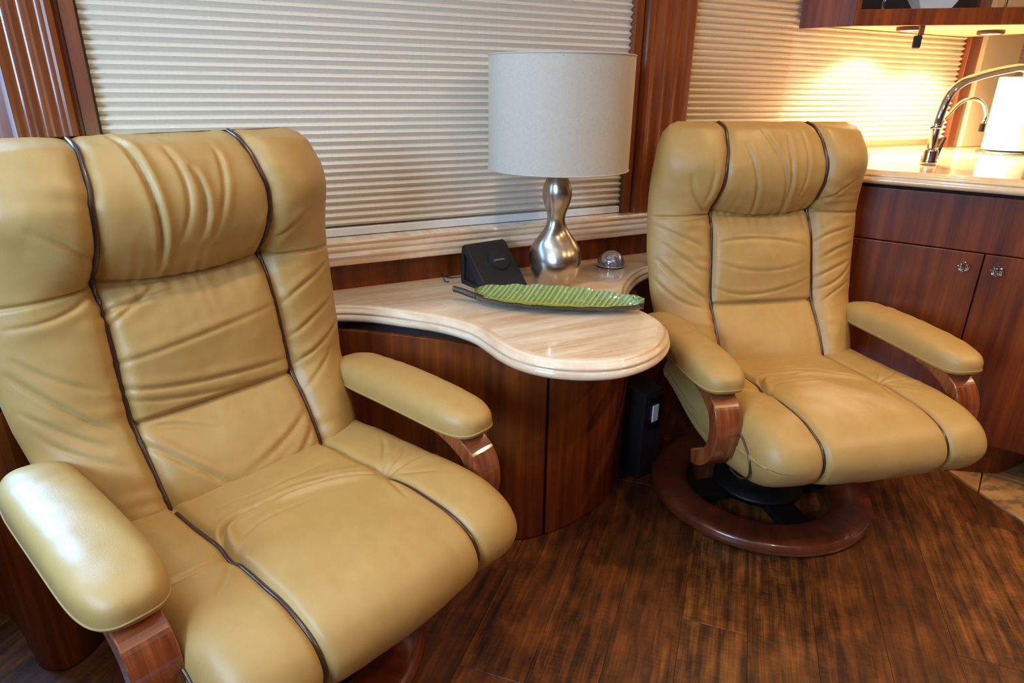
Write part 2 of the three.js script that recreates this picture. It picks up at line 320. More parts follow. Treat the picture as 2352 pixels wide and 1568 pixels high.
const PITCH = 0.0203;
function pleatGeo(len) {
  const s = new THREE.Shape([[-0.006, -PITCH / 2], [-0.0035, -PITCH / 2], [0.0115, 0], [-0.0035, PITCH / 2], [-0.006, PITCH / 2]].map(a => new THREE.Vector2(...a)));
  const g = new THREE.ExtrudeGeometry(s, { depth: len, bevelEnabled: false }); g.rotateY(Math.PI / 2); // x' = z, z' = -x
  g.rotateY(Math.PI); // front of the pleat towards the room
  g.translate(len, 0, 0);
  return metreUV(g, true);
}
function shade(x0, x1, y0, y1, z, label, railed, fabric = M.pleat) {
  const t = thing('pleated_shade', label, 'window shade', [x0, y0, z]);
  const n = Math.round((y1 - y0 - 0.03) / PITCH), geo = pleatGeo(x1 - x0);
  for (let i = 0; i < n; i++) { const m = part('pleat', geo, fabric, t); m.position.y = 0.028 + PITCH * (i + 0.5); }
  if (railed) part('bottom_rail', box(0, 0, -0.010, x1 - x0, 0.024, 0.012, 0.003), M.rail, t, 'white bottom rail');
  part('head_rail', box(0, y1 - y0 - 0.02, -0.014, x1 - x0, y1 - y0 + 0.03, 0.014, 0.003), M.rail, t);
  return t;
}
shade(-0.136, 1.370, 0.795, 1.98, -0.013, 'wide pleated shade behind the table lamp', true);
shade(1.622, 2.090, 0.975, 1.98, -0.006, 'narrow pleated shade with dimmer light put into its tint, between fluted casing and wall cabinet', false, M.pleatdim);
shade(2.092, 3.150, 0.975, 1.98, -0.016, 'brightly lit pleated shade behind the faucets', false);
shade(3.53, 4.3, 0.975, 1.98, -0.016, 'pleated shade at the far right past the cream pillar', false);
structure('trim_4', box(3.155, 0.967, ZB, 3.235, YC, 0.012, 0.004), M.casing, 'thin mahogany upright right of the lit shade', 'trim');
structure('trim_5', box(3.235, 0.967, ZB, 3.52, YC, 0.03, 0.004), M.cream, 'cream pillar between the kitchen shades', 'pillar');

// ridged stone edge swept along an outline in plan; (inset, height) pairs from the top inwards
function offsetLine(pts, d) {
  return pts.map((p, i) => {
    const a = pts[Math.max(0, i - 1)], b = pts[Math.min(pts.length - 1, i + 1)];
    const tx = b[0] - a[0], tz = b[1] - a[1], l = Math.hypot(tx, tz);
    return [p[0] + tz / l * d, p[1] - tx / l * d];
  });
}
function slab(outline, back, prof, mat) {
  // outline runs left to right with the room on its +z side; back closes it along the wall
  const gs = [], cap = (d, y, up) => {
    const line = offsetLine(outline, d), s = new THREE.Shape([...line, ...back].map(([x, z]) => new THREE.Vector2(x, -z)));
    const g = new THREE.ShapeGeometry(s); g.rotateX(-Math.PI / 2); g.translate(0, y, 0);
    if (!up) { const ix = g.index.array; for (let i = 0; i < ix.length; i += 3) [ix[i], ix[i + 1]] = [ix[i + 1], ix[i]]; g.computeVertexNormals(); }
    const p = g.attributes.position, uv = g.attributes.uv; for (let i = 0; i < p.count; i++) uv.setXY(i, p.getX(i), p.getZ(i));
    gs.push(g.toNonIndexed());
  };
  cap(prof[0][0], prof[0][1], true); cap(prof[prof.length - 1][0], prof[prof.length - 1][1], false);
  const G = new Grid(outline.length, prof.length, false, false); let L = 0;
  outline.forEach((p, i) => { if (i) L += Math.hypot(p[0] - outline[i - 1][0], p[1] - outline[i - 1][1]); prof.forEach(([d, y], j) => { const q = offsetLine(outline, d)[i]; G.set(i, prof.length - 1 - j, V(q[0], y, q[1])); G.uv.set([L, y * 1.0 + q[1] * 0.15], ((prof.length - 1 - j) * outline.length + i) * 2); }); });
  gs.push(G.normals().sub(0, G.nu - 1, 0, G.nv - 1).toNonIndexed());
  return mergeGeometries(gs);
}
function smoothLine(pts, n) { const c = new THREE.CatmullRomCurve3(pts.map(([x, z]) => V(x, 0, z)), false, 'centripetal'); return c.getSpacedPoints(n).map(p => [p.x, p.z]); }
const edge = (y) => [[0.034, y], [0.022, y], [0.018, y - 0.0012], [0.0155, y - 0.004], [0.0148, y - 0.007], [0.011, y - 0.0095], [0.0065, y - 0.0125], [0.0045, y - 0.016], [0.0045, y - 0.0185], [0.007, y - 0.0205], [0.004, y - 0.0235], [0.0008, y - 0.028], [0.0, y - 0.033], [0.0012, y - 0.038], [0.005, y - 0.042], [0.012, y - 0.0445], [0.04, y - 0.045]];

// window ledge
{
  const prof = [[0.0, 0.795], [0.046, 0.795], [0.050, 0.792], [0.052, 0.787], [0.050, 0.782], [0.047, 0.779], [0.050, 0.774], [0.051, 0.768], [0.048, 0.763], [0.045, 0.760], [0.048, 0.754], [0.048, 0.747], [0.044, 0.742], [0.041, 0.738], [0.042, 0.732], [0.040, 0.724], [0.036, 0.720], [0.0, 0.720]];
  const s = new THREE.Shape(prof.map(([z, y]) => new THREE.Vector2(z, y)));
  const g = new THREE.ExtrudeGeometry(s, { depth: 1.80 + 0.5, bevelEnabled: false }); g.rotateY(-Math.PI / 2); g.translate(1.80, 0, 0); // z = shape x, x = -extrusion
  const o = single('window_ledge', metreUV(g), M.stone, 'ribbed cream stone window ledge under the wide shade', 'ledge');
  o.position.z = 0.0005;
}

// ---------------------------------------------------------------- side table with wavy top, and its curved cabinet
const TOP = 0.64;
{
  const wav = smoothLine([[0.20, 0.160], [0.27, 0.160], [0.33, 0.165], [0.40, 0.203], [0.484, 0.284], [0.54, 0.347], [0.579, 0.408], [0.601, 0.47], [0.607, 0.535], [0.611, 0.605], [0.630, 0.675], [0.672, 0.735], [0.741, 0.783], [0.818, 0.804], [0.894, 0.794], [0.966, 0.762], [1.030, 0.710], [1.074, 0.645], [1.090, 0.575], [1.092, 0.515], [1.104, 0.455], [1.132, 0.395], [1.185, 0.325], [1.255, 0.258], [1.33, 0.203], [1.41, 0.170], [1.50, 0.160], [1.62, 0.160]], 220);
  const line = [[-0.20, 0.160], [0.0, 0.160], [0.12, 0.160], ...wav];
  single('travertine_counter', slab(line, [[1.62, 0.002], [-0.20, 0.002]], edge(TOP), M.stone), M.stone, 'wavy polished travertine counter between the two recliners', 'counter top');

  const cab = thing('curved_cabinet', 'curved mahogany cabinet carrying the wavy stone top', 'cabinet');
  const face = smoothLine([[0.20, 0.055], [0.28, 0.112], [0.357, 0.174], [0.43, 0.235], [0.505, 0.299], [0.581, 0.374], [0.645, 0.463], [0.695, 0.520], [0.745, 0.536], [0.792, 0.540], [0.865, 0.535], [0.957, 0.510], [1.02, 0.486], [1.075, 0.455], [1.15, 0.390], [1.25, 0.280], [1.33, 0.180], [1.36, 0.12]], 160);
  part('carcass', prism([...offsetLine(face, 0.022), [1.33, 0.004], [0.22, 0.004]], 0.0, 0.592), M.void, cab);
  const panel = (from, to, y0, y1) => {
    const f = face.slice(from, to + 1), n = f.length, prof = [[0.018, y0], [0.0015, y0], [0, y0 + 0.0015], [0, y1 - 0.0015], [0.0015, y1], [0.018, y1]];
    const G = new Grid(n, prof.length, false, false); let L = 0;
    f.forEach((p, i) => { if (i) L += Math.hypot(p[0] - f[i - 1][0], p[1] - f[i - 1][1]); prof.forEach(([d, y], j) => { const q = offsetLine(f, d)[i]; G.set(i, j, V(q[0], y, q[1])); G.uv.set([L + from * 0.013, y], (j * n + i) * 2); }); });
    const g = G.normals().sub(0, n - 1, 0, prof.length - 1);
    const ends = [0, n - 1].map(i => { const a = offsetLine(f, 0)[i], b = offsetLine(f, 0.018)[i]; const e = new THREE.BufferGeometry(); e.setAttribute('position', new THREE.Float32BufferAttribute([a[0], y0, a[1], b[0], y0, b[1], b[0], y1, b[1], a[0], y0, a[1], b[0], y1, b[1], a[0], y1, a[1]], 3)); e.setAttribute('uv', new THREE.Float32BufferAttribute([0, y0, .018, y0, .018, y1, 0, y0, .018, y1, 0, y1], 2)); e.computeVertexNormals(); return e; });
    return mergeGeometries([g.toNonIndexed(), ...ends]);
  };
  const near = x => face.reduce((b, p, i) => Math.abs(p[0] - x) < Math.abs(face[b][0] - x) ? i : b, 0);
  const seam = near(0.792);
  part('door', panel(0, seam - 1, 0.004, 0.574), M.wood, cab);
  part('door', panel(seam, face.length - 1, 0.004, 0.574), M.wood, cab);
  // upright box carrying the power outlet, against the cabinet's right flank
  const ob = structure('trim_6', box(-0.045, -0.20, -0.12, 0.045, 0.112, 0.028, 0.004), M.void, 'dark upright outlet box beside the curved cabinet', 'box'); ob.position.set(1.243, 0.2, 0.392); ob.rotation.y = rad(12);
  const pl = thing('power_outlet', 'pale outlet insert in a dark plate right of the curved cabinet', 'outlet', [1.243, 0.2, 0.392], rad(12));
  part('cover_plate', box(-0.032, -0.02, 0.0285, 0.032, 0.092, 0.034, 0.003), M.blackmetal, pl);
  part('socket_insert', box(-0.014, 0.008, 0.034, 0.014, 0.066, 0.039, 0.002), M.white, pl);
}
// counter nose at the left of the nearer recliner
{
  const nose = smoothLine([[-0.75, 0.10], [-0.60, 0.16], [-0.515, 0.25], [-0.455, 0.39], [-0.425, 0.455], [-0.385, 0.482], [-0.340, 0.460], [-0.300, 0.39], [-0.27, 0.25], [-0.25, 0.05]], 60);
  const c = thing('end_cabinet', 'dark mahogany end cabinet with rounded nose at the left edge', 'cabinet');
  part('carcass', prism([...offsetLine(nose, 0.012), [-0.27, 0.006], [-0.75, 0.006]], 0, 0.644), M.void, c);
  part('front', prism([...nose, [-0.25, 0.005], [-0.75, 0.005]], 0.003, 0.622, 0.002), M.wood, c);
  single('end_counter', slab(nose, [[-0.25, 0.004], [-0.75, 0.004]].map(a => a), edge(0.69).map(([d, y]) => [d - 0.012, y]), M.stone), M.stone, 'small stone top of the end cabinet at the left edge', 'counter top');
}

// ---------------------------------------------------------------- recliners
const WR = {
  near: [[-0.083, 1.106, -0.068, 1.023, -0.059, 0.889, 8], [-0.018, 1.084, -0.007, 1.017, -0.026, 0.94, 4], [0.012, 1.047, 0.021, 0.999, 0.011, 0.942, 6], [0.074, 1.075, 0.066, 1.019, 0.036, 0.939, 4], [0.178, 0.875, 0.197, 0.916, 0.259, 0.954, 4], [0.131, 0.869, 0.148, 0.923, 0.173, 0.964, 3], [-0.168, 0.893, -0.195, 0.936, -0.253, 0.98, 4], [-0.179, 0.796, -0.134, 0.814, -0.018, 0.826, 4], [-0.178, 0.772, -0.12, 0.81, -0.065, 0.84, 3], [-0.18, 0.71, -0.096, 0.719, 0.174, 0.751, 3], [-0.183, 0.669, -0.066, 0.639, 0.17, 0.623, 4], [-0.179, 0.642, -0.047, 0.609, 0.136, 0.593, 3], [0.172, 0.742, 0.249, 0.785, 0.326, 0.811, 4], [0.169, 0.663, 0.239, 0.696, 0.325, 0.728, 4], [0.171, 0.602, 0.247, 0.631, 0.328, 0.663, 4], [0.168, 0.546, 0.229, 0.575, 0.279, 0.612, 3], [-0.178, 0.567, -0.117, 0.506, -0.051, 0.436, 6], [-0.172, 0.584, -0.105, 0.569, -0.032, 0.536, 3], [-0.016, 0.451, 0.078, 0.477, 0.165, 0.52, 3], [0.05, 0.416, 0.119, 0.453, 0.164, 0.493, 3], [-0.326, 0.732, -0.279, 0.669, -0.188, 0.566, 5], [-0.326, 0.662, -0.274, 0.61, -0.227, 0.561, 4], [-0.313, 0.758, -0.273, 0.715, -0.202, 0.667, 3], [-0.313, 0.617, -0.274, 0.571, -0.204, 0.527, 3], [-0.178, 0.84, -0.225, 0.819, -0.311, 0.811, 3]],
  far: [[-0.104, 1.054, -0.075, 0.969, -0.041, 0.864, 5], [-0.049, 1.09, 0.016, 0.968, 0.047, 0.862, 4], [0.029, 1.066, 0.038, 0.944, 0.066, 0.849, 6], [0.079, 1.078, 0.088, 0.992, 0.082, 0.918, 3], [-0.261, 0.972, -0.24, 0.912, -0.197, 0.867, 6], [-0.207, 1.007, -0.202, 0.947, -0.213, 0.899, 4], [0.158, 0.859, 0.185, 0.904, 0.273, 0.953, 4], [-0.331, 0.722, -0.262, 0.657, -0.189, 0.602, 6], [-0.346, 0.673, -0.277, 0.607, -0.196, 0.573, 4], [-0.317, 0.771, -0.248, 0.719, -0.203, 0.686, 4], [-0.337, 0.821, -0.261, 0.788, -0.202, 0.755, 3], [0.177, 0.651, 0.222, 0.676, 0.307, 0.699, 4], [0.191, 0.716, 0.251, 0.741, 0.313, 0.752, 4], [0.18, 0.618, 0.254, 0.648, 0.315, 0.686, 4], [0.168, 0.756, 0.22, 0.787, 0.304, 0.804, 3], [0.188, 0.574, 0.239, 0.609, 0.301, 0.633, 3], [-0.163, 0.766, -0.033, 0.781, 0.13, 0.757, 3], [-0.163, 0.716, -0.018, 0.685, 0.13, 0.705, 2], [-0.163, 0.64, -0.033, 0.615, 0.146, 0.653, 3]],
};
// creases: quadratic curves, cut as a groove with a soft lip beside it
function creaseField(list, k = 1) {
  const cs = list.map(([x0, y0, x1, y1, x2, y2, d]) => {
    const q = []; const mx = 2 * x1 - (x0 + x2) / 2, my = 2 * y1 - (y0 + y2) / 2;
    for (let i = 0; i <= 10; i++) { const t = i / 10; q.push([(1 - t) ** 2 * x0 + 2 * t * (1 - t) * mx + t * t * x2, (1 - t) ** 2 * y0 + 2 * t * (1 - t) * my + t * t * y2]); }
    const xs = q.map(a => a[0]), ys = q.map(a => a[1]);
    return { q, d: d * 0.001 * k, w: 0.0034 + 0.0003 * d, bb: [Math.min(...xs) - 0.04, Math.max(...xs) + 0.04, Math.min(...ys) - 0.04, Math.max(...ys) + 0.04] };
  });
  return (x, y) => {
    let h = 0;
    for (const c of cs) {
      if (x < c.bb[0] || x > c.bb[1] || y < c.bb[2] || y > c.bb[3]) continue;
      let best = 1e9, at = 0, sd = 0;
      for (let i = 0; i < 10; i++) {
        const a = c.q[i], b = c.q[i + 1], dx = b[0] - a[0], dy = b[1] - a[1], l2 = dx * dx + dy * dy, t = clamp(((x - a[0]) * dx + (y - a[1]) * dy) / l2);
        const ex = x - a[0] - t * dx, ey = y - a[1] - t * dy, e = ex * ex + ey * ey;
        if (e < best) { best = e; at = (i + t) / 10; sd = dx * ey - dy * ex; }
      }
      const e = Math.sqrt(best), tp = Math.min(1, Math.sin(Math.PI * clamp(at * 0.86 + 0.07)) * 1.25);
      h += c.d * tp * (-0.85 * Math.exp(-((e / c.w) ** 2)) + Math.exp(-(((e - 0.010) / 0.011) ** 2)) * (sd > 0 ? 0.62 : 0.25));
    }
    return h;
  };
}

function recliner(label, x, z, yaw, lean, creases, key) {
  const t = thing('recliner', label, 'recliner', [x, 0, z], yaw, 'matching leather recliners');
  const nz = (a, b) => n2(a + key * 13.7, b - key * 5.3);
  // ---- backrest: front and rear profiles (z, y), joined at the sides
  const FP = [[-0.115, 0.362], [-0.05, 0.378], [-0.030, 0.42], [-0.064, 0.485], [-0.108, 0.545], [-0.145, 0.592], [-0.166, 0.66], [-0.184, 0.74], [-0.208, 0.81], [-0.231, 0.855], [-0.200, 0.895], [-0.170, 0.943], [-0.168, 1.0], [-0.194, 1.055], [-0.234, 1.095], [-0.290, 1.112]];
  const BP = [[-0.115, 0.362], [-0.16, 0.37], [-0.20, 0.40], [-0.235, 0.46], [-0.26, 0.52], [-0.28, 0.58], [-0.30, 0.65], [-0.32, 0.73], [-0.335, 0.80], [-0.345, 0.855], [-0.355, 0.90], [-0.362, 0.95], [-0.364, 1.0], [-0.355, 1.05], [-0.33, 1.092], [-0.290, 1.112]];
  const FS = FP.map(([z, y], k) => [[7, -0.186], [8, -0.196], [9, -0.200], [10, -0.196], [11, -0.184]].find(a => a[0] === k)?.[1] ?? z).map((z, k) => [z, FP[k][1]]);
  const fs = new THREE.CatmullRomCurve3(FS.map(([z, y]) => V(0, y, z)), false, 'centripetal');
  const fc = new THREE.CatmullRomCurve3(FP.map(([z, y]) => V(0, y, z)), false, 'centripetal'), bc = new THREE.CatmullRomCurve3(BP.map(([z, y]) => V(0, y, z)), false, 'centripetal');
  const rows = []; const seg = (a, b, n) => { for (let i = 0; i < n; i++) rows.push(lerp(a, b, i / n)); };
  seg(0, 5, 58); seg(5, 9, 72); seg(9, 15, 96); rows.push(15);
  const jS = 58, jJ = 130, nv = rows.length, yS = 0.592, yJ = 0.855;
  const wp = y => { const K = [[0.36, 0.168], [0.423, 0.169], [0.592, 0.173], [0.855, 0.166], [0.99, 0.165], [1.06, 0.155], [1.112, 0.146]]; let i = 0; while (i < K.length - 2 && y > K[i + 1][0]) i++; return lerp(K[i][1], K[i + 1][1], smooth(K[i][0], K[i + 1][0], y)); };
  const hw = y => { const K = [[0.36, 0.275], [0.42, 0.300], [0.52, 0.325], [0.62, 0.341], [0.74, 0.350], [0.86, 0.350], [0.97, 0.346], [1.04, 0.338], [1.085, 0.322], [1.104, 0.303], [1.112, 0.278]]; let i = 0; while (i < K.length - 2 && y > K[i + 1][0]) i++; const f = clamp((y - K[i][0]) / (K[i + 1][0] - K[i][0])); return lerp(K[i][1], K[i + 1][1], f); };
  const nS = 50, nC = 96, nB = 50, nF = nS * 2 + nC, nu = nF + nB;
  const G = new Grid(nu, nv, true, false), meta = [];
  const cf = creaseField(creases, 1.35);
  for (let j = 0; j < nv; j++) {
    const f0 = fc.getPoint(rows[j] / 15), f1 = fs.getPoint(rows[j] / 15), f = f0, b = bc.getPoint(rows[j] / 15), W = hw(f.y), P = wp(f.y);
    for (let i = 0; i < nu; i++) {
      let X, rear = false;
      if (i <= nS) { const q = 1 - i / nS; X = -(P + (W - P) * (0.45 * q + 0.55 * Math.sin(Math.PI / 2 * q))); }
      else if (i <= nS + nC) X = lerp(-P, P, (i - nS) / nC);
      else if (i <= nF) { const q = (i - nS - nC) / nS; X = P + (W - P) * (0.45 * q + 0.55 * Math.sin(Math.PI / 2 * q)); }
      else { rear = true; X = W * Math.cos(Math.PI * (i - nF) / nB); }
      const a = Math.min(1, Math.abs(X) / W), e = 1 - Math.pow(Math.max(0, 1 - a ** 3.2), 1 / 2.4);
      const fx = f0.clone().lerp(f1, smooth(0, 0.6, (Math.abs(X) - P) / (W - P))), mid = fx.clone().lerp(b, 0.5), s = (rear ? b : fx).clone().lerp(mid, e);
      const sag = rear || Math.abs(X) > P ? 0 : -0.012 * (1 - (X / P) ** 2) * Math.exp(-(((f.y - yJ) / 0.09) ** 2));
      G.set(i, j, V(X, s.y + sag, s.z)); G.uv.set([X, rows[j] * 0.07 + (rear ? 0.5 : 0)], (j * nu + i) * 2);
      meta.push([X, f.y, e, rear, W, P]);
    }
  }
  G.normals();
  for (let j = 0; j < nv; j++) for (let i = 0; i < nu; i++) {
    const [X, y, e, rear, W, P] = meta[j * nu + i]; if (rear) continue;
    const ax = Math.abs(X), inC = ax <= P, fr = 1 - e * 0.7; let d = 0;
    const topFade = 1 - smooth(1.085, 1.11, y), bot = smooth(0.365, 0.41, y);
    d += -0.012 * Math.exp(-(((ax - P) / 0.013) ** 2)) * (0.45 + 0.55 * topFade);
    if (inC) {
      const c = 1 - (X / P) ** 2;
      if (y > yJ) d += 0.010 * c * topFade;
      else if (y > yS) d += (0.010 + 0.014 * Math.sin(Math.PI * clamp((y - yS) / (yJ - yS)))) * Math.sqrt(c);
      else d += 0.018 * Math.sqrt(c) * Math.sin(Math.PI * clamp((y - 0.37) / (yS - 0.37)) ** 0.8);
      d += -0.010 * Math.exp(-(((y - yS) / 0.0045) ** 2));
      d += -0.012 * Math.exp(-(((y - yJ) / 0.006) ** 2));
      // gathers hanging off the head cushion seam
      d += 0.0016 * Math.sin(X * 2 * Math.PI / 0.034 + 3 * nz(X * 9, 2)) * Math.exp(-Math.abs(y - yJ) / 0.03);
    } else {
      const q = (ax - P) / (W - P);
      d += (0.020 - 0.006 * smooth(0.9, 1.1, y)) * Math.sin(Math.PI * Math.pow(clamp(q), 0.7)) * topFade;
      d += -0.007 * Math.exp(-(((y - yJ + 0.012 * q) / 0.0045) ** 2)) * (1 - smooth(0.9, 1, q));
      d += 0.0022 * Math.sin(y * 2 * Math.PI / 0.052 + 7 * nz(y * 6, X > 0 ? 4 : 9) + q * 4 * Math.sign(X)) * Math.exp(-q * 2.2) * smooth(0.2, 0.9, 0.5 + 0.5 * nz(y * 5, X > 0 ? 31 : 47));
    }
    d += 0.0022 * nz(X * 7, y * 7) + 0.0004 * nz(X * 26, y * 22);
    d += cf(X, y);
    const p = G.get(i, j), n = G.norm(i, j); G.set(i, j, p.addScaledVector(n, d * fr * bot));
  }
  if (lean) { // tilt about the foot of the backrest
    const s = Math.sin(lean);
    for (let k = 0; k < nu * nv; k++) { G.p[k * 3 + 2] += s * (G.p[k * 3 + 1] - 0.423); }
  }
  G.normals();
  const iL = nS, iR = nS + nC, back = new THREE.Group(); back.name = 'backrest'; t.add(back);
  part('rear_shell', G.sub(nF, nu, 0, nv - 1), M.leather, back);
  part('head_cushion', G.sub(iL, iR, jJ, nv - 1), M.leather, back);
  part('back_panel', G.sub(iL, iR, jS, jJ), M.leather, back);
  part('lumbar_panel', G.sub(iL, iR, 0, jS), M.leather, back);
  for (const [a, b] of [[0, iL], [iR, nF]]) { part('side_bolster', G.sub(a, b, 0, jJ), M.leather, back); part('head_wing', G.sub(a, b, jJ, nv - 1), M.leather, back); }
  for (const i of [iL, iR]) {
    const pts = []; for (let j = 6; j < nv; j += 7) pts.push(G.get(i, j).addScaledVector(G.norm(i, j), 0.0025));
    pts.push(G.get(i, nv - 1).addScaledVector(G.norm(i, nv - 1), 0.002));
    part('piping', tube(pts, 0.0052, false, 160, 8), M.piping, back, 'dark brown piping');
  }

  // ---- seat
  const SP = [[0.20, 0.272], [0.30, 0.284], [0.385, 0.306], [0.440, 0.342], [0.458, 0.388], [0.436, 0.430], [0.375, 0.455], [0.28, 0.462], [0.178, 0.456], [0.08, 0.452], [-0.02, 0.446], [-0.10, 0.438], [-0.165, 0.41], [-0.17, 0.365], [-0.07, 0.325], [0.05, 0.288]];
  const sc = new THREE.CatmullRomCurve3(SP.map(([z, y]) => V(0, y, z)), true, 'centripetal'), K = 420, sp = sc.getSpacedPoints(K).slice(0, K);
  const sn = sp.map((p, k) => { const a = sp[(k + K - 1) % K], b = sp[(k + 1) % K], tz = b.z - a.z, ty = b.y - a.y, l = Math.hypot(tz, ty); return [-ty / l * -1, tz / l * -1]; }); // (z, y) outward
  const SW = 0.312, SR = 0.052, WQ = 0.166, cen = { z: 0.14, y: 0.365 };
  const st = [];
  for (let i = 0; i < 10; i++) st.push({ x: -SW, inset: SR, k: i / 10 });
  for (let i = 0; i < 14; i++) { const a = i / 14 * Math.PI / 2; st.push({ x: -SW + SR * (1 - Math.sin(a)) * 0 + SR * (1 - Math.cos(Math.PI / 2 - a)) * 0 - 0 + SR - SR * Math.cos(a), inset: SR * (1 - Math.sin(a)), k: 1 }); }
  const body0 = st.length; for (let i = 0; i < 34; i++) st.push({ x: lerp(-SW + SR, -WQ, i / 34), inset: 0, k: 1 });
  const cL = st.length; for (let i = 0; i < 100; i++) st.push({ x: lerp(-WQ, WQ, i / 100), inset: 0, k: 1 });
  const cR = st.length; for (let i = 0; i <= 34; i++) st.push({ x: lerp(WQ, SW - SR, i / 34), inset: 0, k: 1 });
  for (let i = 13; i >= 0; i--) st.push({ ...st[10 + i], x: -st[10 + i].x });
  for (let i = 9; i >= 0; i--) st.push({ ...st[i], x: SW });
  const S = new Grid(st.length, K, false, true);
  st.forEach((s, i) => sp.forEach((p, k) => {
    // the front roll is fuller in the middle and falls away to the corners
    const fall = 0.018 * Math.pow(Math.abs(s.x) / SW, 4) * smooth(0.25, 0.45, p.z);
    let z = p.z - sn[k][0] * s.inset - fall * 1.1, y = p.y - sn[k][1] * s.inset - fall * 0.3 * (p.y > 0.38 ? 1 : -0.3);
    z = lerp(cen.z, z, s.k); y = lerp(cen.y, y, s.k);
    S.set(i, k, V(s.x + (s.k < 1 ? Math.sign(s.x) * 0.008 * (1 - s.k ** 2) : 0), y, z)); S.uv.set([s.x, k / K * 1.5], (k * st.length + i) * 2);
  }));
  S.normals();
  const uSeam = creaseField([[-0.161, 0.165, -0.135, 0.112, -0.072, 0.100, 12], [-0.072, 0.100, 0.034, 0.122, 0.155, 0.180, 12], [-0.150, 0.19, -0.10, 0.155, 0.02, 0.165, 2], [0.15, 0.16, 0.06, 0.10, -0.02, 0.08, 2], [-0.12, 0.05, 0.0, 0.06, 0.12, 0.06, 2], [-0.166, 0.185, -0.21, 0.192, -0.285, 0.186, 5], [0.166, 0.185, 0.21, 0.198, 0.285, 0.20, 5], [0.17, 0.17, 0.21, 0.13, 0.25, 0.08, 3], [0.172, 0.18, 0.22, 0.165, 0.27, 0.14, 3], [-0.172, 0.20, -0.20, 0.24, -0.23, 0.27, 2], [0.16, 0.195, 0.14, 0.25, 0.13, 0.30, 2], [0.175, 0.20, 0.2, 0.24, 0.23, 0.27, 2]], 1.25);
  for (let k = 0; k < K; k++) for (let i = 0; i < st.length; i++) {
    const p = S.get(i, k), n = S.norm(i, k), ax = Math.abs(p.x); let d = 0;
    const top = smooth(0.2, 0.6, n.y), front = smooth(-0.35, 0.25, n.z) * smooth(0.25, 0.4, p.z), vis = Math.max(top, front);
    if (st[i].k < 1) { d += 0.002 * nz(p.z * 14, p.y * 14); }
    const line = vis * (p.z > 0.40 || p.z > -0.05 ? 1 : 0);
    d += -0.011 * Math.exp(-(((ax - WQ) / 0.008) ** 2)) * line;
    if (ax < WQ) d += 0.012 * Math.sqrt(1 - (ax / WQ) ** 2) * vis * (p.z > 0.12 ? 1 : 0.75);
    else d += 0.008 * Math.sin(Math.PI * clamp((ax - WQ) / (SW - WQ))) * vis;
    d += -0.012 * Math.exp(-(((ax - 0.168) / 0.020) ** 2) - (((p.z - 0.184) / 0.022) ** 2)) * top;
    d += uSeam(p.x, p.z) * top;
    d += 0.0018 * nz(p.x * 7, p.z * 7 + p.y * 7 + 20) + 0.0003 * nz(p.x * 25, p.z * 22 + p.y * 22);
    S.set(i, k, p.addScaledVector(n, d));
  }
  S.normals();
  const seat = new THREE.Group(); seat.name = 'seat'; t.add(seat);
  const strip = (a, b) => S.sub(a, b, 0, K);
  part('seat_panel', strip(cL, cR), M.leather, seat);
  part('seat_wing', strip(0, cL), M.leather, seat); part('seat_wing', strip(cR, st.length - 1), M.leather, seat);
  const kz = (z0, top) => { let b = 0, bd = 9; for (let k = 0; k < K; k++) { if (top !== (sp[k].y > 0.40)) continue; const q = Math.abs(sp[k].z - z0); if (q < bd) { bd = q; b = k; } } return b; };
  for (const [i, z0] of [[cL, -0.03], [cR, 0.192]]) {
    const a = kz(0.30, false), b = kz(z0, true), pts = []; for (let k = a; k <= b; k += 6) pts.push(S.get(i, k).addScaledVector(S.norm(i, k), 0.002));
    part('piping', tube(pts, 0.0046, false, 160, 8), M.piping, seat, 'dark brown piping');
  }
  for (const s of [-1, 1]) { // seam that closes the ends of the front roll
    const x = s * (SW + 0.001), pts = [[0.30, 0.425], [0.345, 0.405], [0.378, 0.37], [0.382, 0.335], [0.35, 0.31], [0.30, 0.305]].map(([z, y]) => V(x, y, z));
    part('roll_end_seam', tube(pts, 0.0028, false, 60, 6), M.piping, seat);
  }

  // ---- arms: padded rests on bent wood
  for (const s of [-1, 1]) {
    const a = new THREE.Group(); a.name = 'armrest'; t.add(a);
    const nA = 64, nR = 56, A = new Grid(nR, nA + 1, true, false), z0 = -0.185, z1 = 0.302, xc = s * 0.342;
    for (let j = 0; j <= nA; j++) {
      const q = (1 - Math.cos(Math.PI * j / nA)) / 2, u = 2 * q - 1, zz = lerp(z0, z1, q);
      const ef = Math.pow(Math.max(0, 1 - Math.abs(u) ** 6), 1 / 2.6), W = (0.062 + 0.002 * smooth(0, 1, q)) * ef, base = lerp(0.532, 0.528, q) + 0.004 * Math.sin(Math.PI * q);
      const H = (0.046 + 0.008 * Math.sin(Math.PI * q)) * Math.pow(ef, 0.75);
      for (let i = 0; i < nR; i++) {
        const th = -2 * Math.PI * i / nR, c = Math.cos(th), sn_ = Math.sin(th);
        const X = W * Math.sign(c) * Math.abs(c) ** 0.72, Y = sn_ > 0 ? H * Math.abs(sn_) ** 0.7 : -0.023 * Math.abs(sn_) ** 0.5 * Math.min(1, ef * 1.2);
        let d = 0; if (sn_ > 0) d = 0.0012 * nz(zz * 16, X * 16 + s * 3) + 0.0012 * Math.sin(zz * 95 + X * 30 + 3 * nz(zz * 8, 3)) * Math.exp(-(((q - 0.22) / 0.12) ** 2));
        A.set(i, j, V(xc + X, base + Y + d, zz)); A.uv.set([i / nR * 0.34, zz], (j * nR + i) * 2);
      }
    }
    A.normals();
    part('arm_pad', A.sub(0, nR, 0, nA), M.leather, a);
